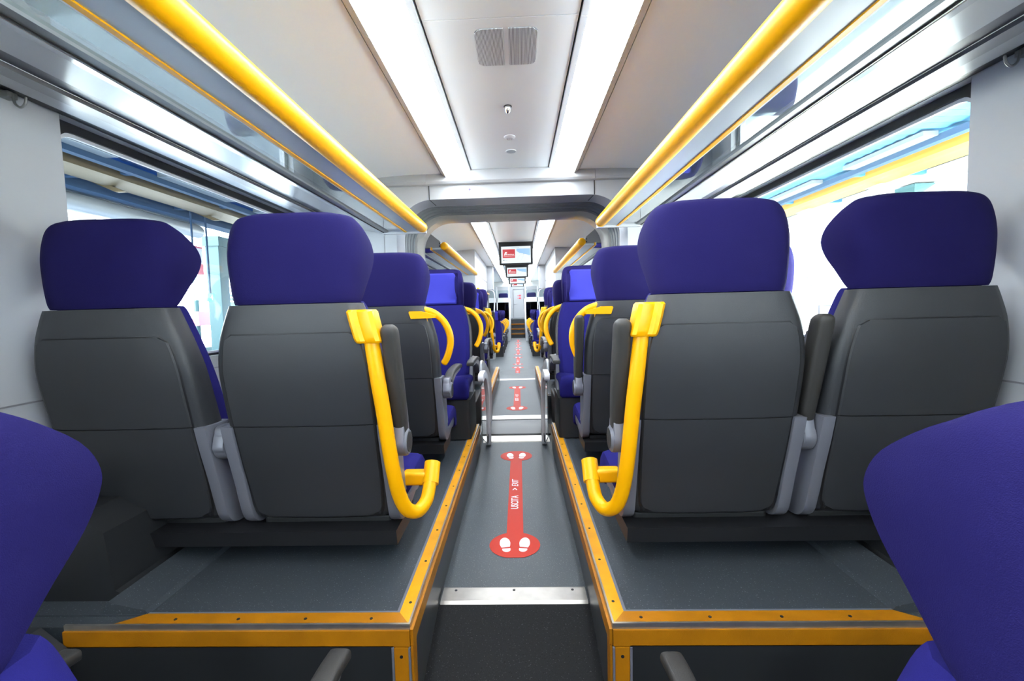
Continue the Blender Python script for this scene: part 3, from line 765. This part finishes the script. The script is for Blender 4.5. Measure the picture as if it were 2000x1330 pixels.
def seat(loc, rz, aisle, arm_a, arm_m, handle, label, group, raised=False):
    """aisle: side (+1/-1, in seat coordinates) on which the aisle lies; arms: None / 'up' / 'down'"""
    r = empty('train_seat', loc, rz); tag(r, label, 'train seat', group)
    sh = part('shell', m_shell, SHELL, 'back_shell', r)
    part('grv', m_panel, BLACK, 'panel_groove', r, (.164, .752, True, .0045, .0022))
    part('pup', m_panel, SHELL, 'back_panel', r, (.478, .748, True)); part('plo', m_panel, SHELL, 'back_panel', r, (.168, .4745, False))
    for s in (-1, 1): part(('sf', s), m_side_frame, SILV, 'side_frame', r, (s,))
    part('bc', m_backcushion, FABS, 'back_cushion', r)
    h = part('hd', m_head, FAB, 'headrest', r); p = part('hp', m_headpad, FABP, 'headrest_pad', h); p['label'] = 'light blue front pad'
    lift = .135 if raised else 0
    part(('cu', lift), m_cushion, FABS, 'seat_cushion', r, (lift,))
    part(('pan', lift), m_pan, DARKP, 'seat_pan', r, (lift,))
    if raised: part('base', m_base, DARKP, 'seat_base', r)
    for s, st in ((aisle, arm_a), (-aisle, arm_m)):
        if not st: continue
        if st == 'up':
            a = part(('au', s), arm_up, SHELLD, 'armrest', r, (s,)); part(('aur', s), arm_up_rail, SILV, 'armrest_rail', a, (s,))
        else:
            a = part(('ad', s), arm_down, SHELLD, 'armrest', r, (s,)); part(('adb', s), arm_down_body, SILV, 'armrest_body', a, (s,))
        pv = part(('pv', s), pivot, SILV, 'armrest_pivot', r, (s,)); part(('pa', s), pivot_arm, SILV, 'pivot_arm', pv, (s,)); part(('pf', s), pivot_face, SHELLD, 'pivot_cap', pv, (s,))
    if handle == 'tube':
        t = part(('ht', aisle), h_tube, YEL, 'grab_pole', r, (aisle,)); part(('hb', aisle), h_bracket, YEL, 'pole_bracket', t, (aisle,)); part(('hs', aisle), h_socket, YEL, 'pole_socket', t, (aisle,))
    elif handle == 'loop':
        t = part(('hl', aisle), h_loop, YEL, 'grab_loop', r, (aisle,)); part(('hlb', aisle), h_loop_bracket, YEL, 'loop_bracket', t, (aisle,))
    return r
PI = math.pi
def row(y, z, face, xa, aL, aR, mL, mR, hnd, labs, group, raised=False, windows=True, beam=None, spacing=.549):
    """y is the plane of the headrest back; face +1 looks away from the camera, -1 towards it"""
    for s, arm, mid, lab in ((-1, aL, mL, labs[0]), (1, aR, mR, labs[1])):
        rz = 0 if face > 0 else PI
        ai = -s if face > 0 else s
        hh = hnd if not isinstance(hnd, tuple) else hnd[0 if s < 0 else 1]
        seat((s*xa, y+(.03 if s > 0 and y < 1 else 0), z+((-.026 if s > 0 else .006) if y < 1 else 0)), rz, ai, arm, mid, hh, lab[0], group, raised)
        if windows: seat((s*(xa+spacing), y, z), rz, ai, None, None, None, lab[1], group, raised)
        if beam:
            f = face
            mb = MB(); x0, x1 = s*(xa-.245), s*(WX-.02)
            mb.prism([(.10, .125), (.11, .075), (.30, .075), (.33, .10), (.33, .125)], 'x', min(x0, x1), max(x0, x1))
            for v in mb.v: v.y = y+f*v.y; v.z += z
            rt = empty('seat_mounting_beam', (s*(xa+.27), y, z)); tag(rt, beam % ('left' if s < 0 else 'right'), 'beam', 'dark beams carrying the seats')
            for v in mb.v: v -= Vector(rt.location)
            mb.build('beam', DARK, rt)
            mb = MB(); mb.prism([(s*(WX-.02), 0), (s*(WX-.20), 0), (s*(WX-.26), .08), (s*(WX-.26), .12), (s*(WX-.02), .12)], 'y', y+f*.12, y+f*.30)
            for v in mb.v: v.z += z; v -= Vector(rt.location)
            mb.build('wall_bracket', DARKP, rt)
XA = .602
row(.295, FZ, 1, XA, 'down', 'down', 'down', 'down', None,
    (('indigo seat cut off by the lower left edge of the picture', 'window-side seat out of frame beside the lower left indigo seat'),
     ('indigo seat cut off by the lower right edge of the picture', 'window-side seat out of frame beside the lower right indigo seat')), 'nearest seats at the picture edges', beam='dark beam under the nearest %s seats, mostly out of the picture', windows=False)
row(1.245, PZ, 1, XA, 'up', 'up', 'down', 'up', 'tube',
    (('grey-backed aisle seat left of the aisle with a long yellow grab pole', 'grey-backed window seat at the far left of the picture'),
     ('grey-backed aisle seat right of the aisle with a long yellow grab pole', 'grey-backed window seat at the far right of the picture')), 'large grey-backed seats of the first full row', beam='dark beam under the first full row of seats on the %s')
row(2.14, PZ, 1, XA, 'down', 'up', None, None, 'loop',
    (('second-row left aisle seat seen from behind, yellow loop handle and lowered armrest', 'second-row left window seat hidden behind the row in front'),
     ('second-row right aisle seat seen from behind, yellow loop handle and raised armrest', 'second-row right window seat hidden behind the row in front')), 'grey-backed seats of the second row', beam='dark beam under the second row of seats on the %s')
row(3.24, PZ+.006, -1, .535, 'down', 'down', None, None, 'loop',
    (('left blue seat facing the camera on a dark base, just before the gangway', 'left window seat facing the camera before the bulkhead'),
     ('right blue seat facing the camera on a dark base, just before the gangway', 'right window seat facing the camera before the bulkhead')), 'blue seats facing the camera before the gangway', raised=True)
row(4.50, PZ, 1, XA-.02, 'down', 'down', None, None, 'loop',
    (('first dark seat back beyond the gangway on the left', 'left window seat with its back to the camera beyond the gangway'),
     ('first dark seat back beyond the gangway on the right', 'right window seat with its back to the camera beyond the gangway')), 'dark seat backs just beyond the gangway', beam='dark beam under the seats just beyond the gangway on the %s')
row(5.85, PZ-.03, -1, XA, 'down', 'down', None, None, 'loop',
    (('left blue seat facing the camera beyond the gangway', 'left window seat facing the camera in the far car'),
     ('right blue seat facing the camera beyond the gangway', 'right window seat facing the camera in the far car')), 'blue facing seats in the far car', raised=True)
row(6.45, PZ+.02, 1, XA, 'up', 'down', None, None, 'tube',
    (('far left seat back with yellow grab pole at the end of the second platform', 'far left window seat at the end of the second platform'),
     ('far right seat back with yellow grab pole at the end of the second platform', 'far right window seat at the end of the second platform')), 'last seats on the second platforms', beam='dark beam under the last platform seats on the %s')
ords = ['first', 'second', 'third', 'fourth', 'last']
for i, y in enumerate((11.0, 11.95, 12.9, 13.85, 14.8)):
    row(y, LZ, -1, XA, 'down', 'down', None, None, 'loop',
        ((ords[i]+' small blue seat facing the camera in the far low section on the left',) * 2, (ords[i]+' small blue seat facing the camera in the far low section on the right',) * 2),
        'small facing seats in the far low section', windows=False, raised=True)

# ================================================================== FAR CAR
for s, sd in ((-1, 'left'), (1, 'right')):
    root = empty('tall_cabinet', (s*1.04, 7.25, 0)); tag(root, 'tall white cabinet wall behind the %s seats in the far car' % sd, 'cabinet', 'tall white cabinets in the far car')
    MB().box(-s*.40, s*.385, 0, 2.75, -.10, 1.60, .006).build('lower_panel', WHITE, root)
    MB().box(-s*.40, s*.385, 0, 2.75, 1.606, 1.985).build('upper_panel', WHITEG, root)
    MB().box(-s*.396, s*.38, .01, 2.74, 1.59, 1.61).build('joint', DARKP, root)
    for yy in (.75, 1.5, 2.1): MB().box(-s*.402, -s*.3995, yy, yy+.004, 0, 1.6).build('panel_seam', GREYP, root)
    MB().tube([(-s*.44, -.05, 1.345), (-s*.44, 2.6, 1.345)], .016, 12).build('handrail', YEL, root, True)
    root = empty('tall_cabinet', (s*.93, 10.01, 0)); tag(root, 'narrow white equipment cabinet standing farther in on the %s of the far car' % sd, 'cabinet', 'tall white cabinets in the far car')
    MB().box(-s*.42, s*.49, 0, .3, 1.45, 1.985, .006).build('upper_box', WHITEG, root)
    MB().box(-s*.42, s*.49, .0, .3, -.10, .9, .006).build('lower_box', WHITE, root)
    MB().box(-s*.30, s*.49, .05, .25, .9, 1.45).build('dark_pane', BLACK, root)
    MB().tube(spline([(-s*.42, .02, .88), (-s*.44, .02, 1.2), (-s*.43, .02, 1.38), (-s*.36, .02, 1.44), (-s*.2, .02, 1.45)], 16), .014, 10).build('frame_tube', WHT, root, True)
    # partition towards the stairs
    root = empty('glass_partition', (s*.27, 15.75, LZ)); tag(root, 'white framed glass partition %s of the stairs at the far end' % sd, 'partition', 'glass partitions beside the far stairs')
    MB().box(0, s*.03, -.015, .015, 0, 2.08).build('post', WHT, root)
    MB().box(s*.42, s*.45, -.015, .015, 0, 2.08).build('post', WHT, root)
    MB().box(s*.03, s*1.15, -.015, .015, 1.36, 1.52).build('crossbar', WHITE, root)
    MB().box(s*.03, s*1.15, -.015, .015, 0, .75).build('lower_panel', WHITE, root)
    MB().box(s*.03, s*1.15, -.004, .004, .75, 1.36).build('dark_pane', GLASSD, root)
    MB().box(s*.03, s*1.15, -.004, .004, 1.52, 1.78).build('upper_pane', GLASSP, root)
    # white side panels of the stairs
    o = MB().prism(round_poly([(16.4, LZ), (18.9, LZ), (18.9, 1.4), (18.6, 1.45), (16.6, .50), (16.4, .35)], .08, 5), 'x', s*.275, s*.31).build('stair_side_panel', WHT, None)
    tag(o, 'white rounded side panel on the %s of the far stairs' % sd, 'panel', 'white side panels of the far stairs')
mb = MB(); mb.box(-WX, WX, 15.70, 15.80, 1.80, 2.12); struct('wall_partition', mb, WHITE)
# stairs
for i in range(4):
    y = 17.5+i*.28; z = LZ+.18*(i+1)
    yb = 18.6 if i < 3 else 21.2
    mb = MB(); mb.box(-.27 if i < 3 else -WX, .27 if i < 3 else WX, y, yb, z-.18, z); struct('floor', mb, FLOORM, label='step %s of the far stairs' % ['one', 'two', 'three', 'four'][i])
    if i < 3:
        o = MB().box(-.27, .27, y-.006, y+.05, z-.05, z+.004).build('stair_nosing', YELF); tag(o, ['lowest', 'middle', 'top'][i]+' yellow step edge of the far stairs', 'stair nosing', 'yellow step edges of the far stairs')
TOPZ = LZ+.72
mb = MB(); mb.box(-WX, -.32, 17.5, 18.35, LZ, TOPZ); mb.box(.32, WX, 17.5, 18.35, LZ, TOPZ); struct('floor', mb, DARKP, label='raised deck beside the far stairs')
mb = MB(); mb.box(-1.52, 1.52, 15.8, 21.2, 2.62, 2.7); struct('ceiling', mb, CEILM)
mb = MB(); mb.box(-1.52, 1.52, 21.2, 21.3, -.5, 2.7); struct('wall_end', mb, WHITE, label='white end wall of the train')
mb = MB(); mb.box(-1.52, 1.52, 15.72, 15.80, 2.1, 2.7); struct('wall_partition', mb, WHITE)
root = empty('ceiling_light', (0, 17.2, 2.6)); tag(root, 'added unseen ceiling light over the far stairs, above the partition', 'ceiling light')  # invented lamp, out of sight, put in to light the upper deck
MB().box(-.4, .4, 0, 3.2, -.01, .0).build('diffuser', LAMPM, root)
# end door
dr = empty('door_1', (.05, 21.19, TOPZ)); dr['kind'] = 'structure'; dr['label'] = 'plain white door at the far end of the aisle'
MB().box(-.235, .235, -.03, 0, 0, 1.30, .004).build('door_leaf', WHITE, dr)
mb = MB(); mb.box(-.26, -.24, -.04, 0, 0, 1.34); mb.box(.24, .26, -.04, 0, 0, 1.34); mb.box(-.26, .26, -.04, 0, 1.31, 1.34); mb.build('door_frame', GREYP, dr)
MB().tube([(-.21, -.04, .66), (-.21, -.07, .66), (-.10, -.07, .66)], .010, 8).build('door_handle', RAIL, dr, True)
for i, z in enumerate((1.03, .91)):
    o = empty('door_sticker', (.075, 21.155, TOPZ+z)); tag(o, ['upper', 'lower'][i]+' red and white notice on the far end door', 'notice', 'red notices on the end door')
    MB().box(-.01, .09, -.002, 0, -.036, .036).build('notice_panel', mat('notice red', (205, 40, 50), .4), o)
    MB().box(-.075, -.035, -.002, 0, -.012, .012).build('notice_mark', mat('notice red', (205, 40, 50), .4), o)
    MB().box(.03, .048, -.004, -.002, -.024, .024).build('notice_figure', WHT, o)
# upper deck seats beside the door
for s, sd in ((-1, 'left'), (1, 'right')):
    row_y = 19.2
    seat((s*.60, row_y, TOPZ), 0, -s, None, None, 'loop', 'tiny blue seat on the upper deck %s of the end door' % sd, 'seats on the far upper deck', True)

# ---- monitors
def monitor(y, wd, zb, zt, lab, big):
    root = empty('hanging_monitor', (.02, y, zb)); tag(root, lab, 'monitor', 'information monitors hanging over the aisle')
    H = zt-zb; h = wd/2
    MB().prism(round_poly([(-h, 0), (h, 0), (h+.004, H), (-h-.004, H)], [.02, .02, .001, .001], 4), 'y', 0, .05, .004).build('casing', mat('monitor black', (5, 5, 6), .45, spec=.2), root)
    MB().box(-h-.006, h+.006, .006, .03, H, H+.006).build('mount_plate', RAIL, root)
    MB().box(-.06, .06, .01, .04, H+.005, ZC-zb+.001).build('mount_bracket', WHITE, root)
    bx, bz0, bz1 = h*.865, H*.085, H*.81
    sc_ = MB().box(-bx, bx, -.003, 0, bz0, bz1).build('screen', emis('screen white', (226, 238, 246), 0.45), root)
    W, Hh = 2*bx, bz1-bz0
    def R_(x0, x1, z0, z1, m, name, d=.0045): return MB().box(-bx+W*x0, -bx+W*x1, -d, -.002, bz0+Hh*z0, bz0+Hh*z1).build(name, m, sc_)
    R_(.045, .47, .31, .83, emis('screen red', (198, 22, 36), 0.43), 'logo_panel')
    sea = [(-bx+W*a, bz0+Hh*b) for a, b in ((.52, .86), (.985, .86), (.985, .44), (.86, .50), (.74, .56), (.62, .60), (.52, .72))]
    MB().prism(sea, 'y', -.0042, -.002).build('map_sea', emis('screen sea', (150, 196, 240), 0.43), sc_)
    R_(.34, .62, .905, .925, emis('screen grey', (120, 130, 140), .8), 'title_line')
    if big:
        cm = emis('screen line', (176, 196, 190), 0.41)
        P = [(-bx+W*.78+.10*math.cos(a), -.004, bz0+Hh*.18+.085*math.sin(a)) for a in [math.pi*i/14 for i in range(2, 15)]]
        MB().tube(P, .0012, 6).build('map_road', cm, sc_)
        MB().tube([(-bx+W*.66, -.004, bz0+Hh*.12), (-bx+W*.74, -.004, bz0+Hh*.40), (-bx+W*.78, -.004, bz0+Hh*.53)], .0012, 6).build('map_road', cm, sc_)
        MB().lathe([(.0001, 0), (.009, 0), (.009, -.002), (.0001, -.002)], (-bx+W*.085, -.0025, bz0+Hh*.18), 'y', 14).build('clock_icon', emis('screen dark', (60, 70, 80), .8), sc_)
        MB().lathe([(.0001, 0), (.004, 0), (.004, -.002), (.0001, -.002)], (-bx+W*.76, -.0025, bz0+Hh*.53), 'y', 10).build('map_pin', emis('screen dark', (60, 70, 80), .8), sc_)
        R_(.12, .20, .17, .19, emis('screen grey', (120, 130, 140), .8), 'time_text')
    wm = emis('screen text', (255, 255, 255), 0.45)
    x0 = -bx+W*.095; z0 = bz0+Hh*.47
    k = wd/.5
    def mark(pts): MB().prism([(x0+a*k, z0+b*k) for a, b in pts], 'y', -.0062, -.004).build('logo_mark', wm, sc_)
    mark([(0, 0), (.016, .048), (.046, .048), (.042, .036), (.026, .036), (.014, 0)])
    mark([(.018, 0), (.026, .026), (.044, .026), (.034, 0), (.030, 0), (.034, .014), (.026, .014)])
    if big:
        text_mesh('TRENITALIA', .024*k, wm, sc_, (x0+.044*k, -.0055, z0+.010*k), (PI/2, 0, 0), sx=.80, extr=.0003, bold=.0003)
        MB().box(x0-.004, x0+.155*k, -.0055, -.004, z0-.012*k, z0-.009*k).build('logo_underline', wm, sc_)
monitor(6.7, .50, 1.650, 1.985, 'nearest and largest hanging monitor showing a red logo beside a map', True)
monitor(10.05, .50, 1.705, 1.975, 'second hanging monitor, partly below the largest one', True)
monitor(13.4, .50, 1.755, 1.965, 'third hanging monitor, only its lower part in view', False)
monitor(15.55, .44, 1.78, 1.94, 'smallest and farthest hanging monitor above the end door', False)

# ================================================================== OUTSIDE
PLT = mat('station platform paving', (205, 205, 200), .8, var=.1)
CANB = mat('blue corrugated canopy', (19, 50, 94), .9, spec=.05)
CANL = mat('pale blue corrugated canopy', (58, 104, 136), .9, spec=.05)
TAN = mat('tan beam', (68, 55, 26), .6)
YELB = mat('pale yellow beam', (135, 98, 22), .6)
TEAL = mat('teal column', (32, 70, 74), .5)
PIPE = mat('white pipe', (135, 136, 135), .4)
GBLU = mat('grey blue fascia', (43, 62, 83), .8, spec=.1)
BLDG = mat('pale facade', (235, 233, 228), .8)
def canopy(s, sd, cm, bm_, zc, x0, x1, y0, y1, lab):
    root = empty('station_canopy', (s*x0, y0, zc)); tag(root, lab, 'canopy')
    O = Vector((s*x0, y0, zc))
    def P(mb, name, m, sm=False):
        for v in mb.v: v -= O
        return mb.build(name, m, root, sm)
    # corrugated sheet, ribs run across
    n_ = int((y1-y0)/.11); secs = []
    for i in range(n_+1):
        y = y0+(y1-y0)*i/n_; z = zc+(.035 if i % 2 else 0); secs.append([(s*x0, y, z), (s*x1, y, z), (s*x1, y, z+.05), (s*x0, y, z+.05)])
    P(MB().loft(secs), 'corrugated_sheet', cm)
    X = lambda f: s*(x0+(x1-x0)*f)
    P(MB().box(X(.0), X(.03), y0, y1, zc-.16, zc), 'edge_gutter', GBLU)
    P(MB().tube([(X(.18), y0, zc-.12), (X(.18), y1, zc-.12)], .07, 10), 'cable_duct', GBLU, True)
    P(MB().box(X(.70), X(.80), y0, y1, zc-.20, zc-.04), 'long_beam', bm_)
    P(MB().box(X(.64), X(.66), y0, y1, zc-.16, zc-.06), 'long_rail', MATS['grey blue fascia'])
    k = 0; y = y0+.4
    while y < y1-2.4:
        P(MB().box(X(.60), X(.635), y, y+1.7, zc-.09, zc-.02), 'strip_lamp', mat('lamp white', (78, 84, 88), .6)); y += 2.6
    y = y0+1.0
    while y < y1:
        P(MB().box(X(.66), X(.97), y, y+.10, zc-.12, zc-.02), 'cross_beam', GBLU if s < 0 else CANL)
        P(MB().prism([(X(.74), zc-.30), (X(.86), zc-.02), (X(.89), zc-.02), (X(.77), zc-.30)], 'y', y+.3, y+.36), 'brace', TAN if s < 0 else PIPE); y += 2.3
    P(MB().box(X(.88), X(.95), y0, y1, zc-.22, zc-.05), 'fascia', GBLU if s < 0 else PIPE)
    return root
canopy(-1, 'left', CANB, TAN, 3.35, 2.35, 7.6, -1.0, 26, 'blue corrugated station canopy with tan beams outside the left windows')
canopy(1, 'right', CANL, YELB, 3.55, 2.35, 8.8, -1.0, 26, 'pale station canopy with a yellow beam outside the right windows')
for s, sd in ((-1, 'left'), (1, 'right')):
    mb = MB(); mb.box(s*1.9, s*5.5, -6, 60, -.6, -.15); o = mb.build('station_platform', MATS['station platform paving'] if s > 0 else mat('darkened paving', (92, 104, 116), .8)); o['kind'] = 'structure'  # left paving coloured dark to cut the light it reflects inside
    mb = MB(); mb.box(s*5.5, s*14, -6, 60, -.6, -.15); o = mb.build('station_platform', PLT if s > 0 else mat('darkened outer paving', (66, 76, 90), .8)); o['kind'] = 'structure'  # outer left strip darkened too, dims the soffit reflection
mb = MB(); mb.box(-1.9, 1.9, -6, 60, -1.2, -1.0); o = mb.build('track_bed', mat('ballast', (120, 112, 104), .9, bump=1, bscale=40)); o['kind'] = 'structure'
mb = MB(); mb.box(-60, -14, -6, 90, -1.1, -.9); mb.box(14, 60, -6, 90, -1.1, -.9); o = mb.build('ground', mat('ground', (190, 188, 182), .9)); o['kind'] = 'structure'
o = MB().tube([(-7.3, 4.0, 2.97), (-7.3, 10.3, 2.97)], .15, 20).build('canopy_pipe', PIPE, None, True); tag(o, 'thick white pipe slung under the left canopy edge', 'pipe')
def column(x, y, w_, d, z1, m, lab):
    root = empty('canopy_column', (x, y, -.15)); tag(root, lab, 'column', 'canopy columns on the station platforms')
    MB().box(-w_/2, w_/2, -d/2, d/2, 0, z1+.15, .01).build('shaft', m, root)
    MB().box(-w_/2-.04, w_/2+.04, -d/2-.04, d/2+.04, z1-.1, z1+.15).build('capital', m, root)
column(-7.9, 11.8, .36, .36, 3.1, TEAL, 'teal canopy column outside the left window between the two nearest seats')
column(-8.2, 8.2, .5, .4, 3.1, mat('cream column', (214, 214, 200), .6), 'pale column with a bracket at the near end of the left platform')
column(8.3, 9.66, .53, .40, 3.3, TEAL, 'teal canopy column outside the right window')
column(4.7, 13.0, .30, .34, 3.3, TEAL, 'distant teal canopy column outside the right windows')
column(-5.2, 15.6, .28, .30, 3.1, TEAL, 'distant teal canopy column outside the left windows')
# right building
root = empty('station_building', (13.5, 0, -.15)); tag(root, 'pale sunlit building with small windows beyond the right platform', 'building')
MB().box(0, 5, 4, 44, 0, 5.2).build('facade', BLDG, root)
for y, z, a, b in ((21.2, 1.85, .55, .5), (20.3, 2.0, .6, .25), (20.9, 4.1, .6, .35), (19.4, 4.1, .6, .35), (17.0, 1.85, .55, .5), (14.0, 1.85, .55, .5), (15.5, 4.1, .6, .5), (25, 2.0, .6, .8), (25, 4.2, .6, .5)):
    wv = MB().box(-.05, .02, y, y+a, z, z+b).build('building_window', mat('facade window', (120, 140, 150), .3), root)
    MB().box(-.07, -.05, y+a*.48, y+a*.52, z, z+b).build('mullion', PIPE, wv)
MB().box(-1.2, 0, 4, 44, 3.3, 3.6).build('balcony_slab', mat('balcony', (196, 206, 206), .7), root)
root = empty('railing', (10.2, 4, -.15)); tag(root, 'thin wire railing in front of the pale building', 'railing')
for z in (.55, 1.0): MB().tube([(0, 0, z), (0, 34, z)], .014, 6).build('rail', GBLU, root)
mb = MB()
for i in range(24): mb.tube([(0, i*1.45, 0), (0, i*1.45, 1.02)], .014, 6)
mb.build('railing_posts', GBLU, root)['kind'] = 'stuff'
# left far platform: signs, bench zone, low fascia
root = empty('platform_sign', (-6.8, 9.87, 1.44)); tag(root, 'turquoise number 4 sign seen through the left window', 'sign')
MB().box(-.02, .02, -.12, .12, -.09, .09).build('sign_panel', mat('sign turquoise', (90, 190, 205), .4), root)
text_mesh('4', .17, WHT, root, (.024, 0, 0), (PI/2, 0, PI/2), name='numeral', align='CENTER', extr=.002, bold=.004)
MB().tube([(0, 0, .09), (0, 0, 1.905)], .02, 8).build('hanger', GBLU, root)
root = empty('information_board', (-6.8, 9.42, 2.17)); tag(root, 'red and white hanging board seen through the left window', 'board')
MB().box(-.03, .03, -.24, .24, -.25, .35).build('board', WHT, root)
MB().box(.03, .036, -.24, .24, -.25, -.02).build('red_field', mat('board red', (190, 90, 105), .5), root)
MB().box(.03, .036, -.24, .24, .31, .35).build('red_border', mat('board red', (190, 90, 105), .5), root)
MB().tube([(0, 0, .35), (0, 0, 1.175)], .02, 8).build('hanger', GBLU, root)
root = empty('platform_post', (-10.5, 14.5, -.15)); tag(root, 'thin post with a red box on the far left platform', 'post')
MB().tube([(0, 0, 0), (0, 0, 3.2)], .08, 10).build('post', TEAL, root)
MB().box(.08, .3, -.35, .3, .9, 1.35).build('red_box', mat('board red', (190, 90, 105), .5), root)
MB().box(-.2, .3, -.3, .5, 0, .18).build('post_base', TEAL, root)
root = empty('far_canopy', (-14, 6, 2.2)); tag(root, 'distant grey platform roof beyond the left tracks', 'canopy')
MB().box(-3, 0, 0, 34, 0, .5).build('roof', mat('far roof', (190, 196, 200), .7), root)
for z in (-.45, -.25): MB().box(-.4, -.2, 0, 34, z, z+.06).build('beam', GREYP, root)
for yy in (2, 10, 18, 26): MB().box(-1.6, -1.3, yy, yy+.3, -2.35, 0).build('support', TEAL, root)
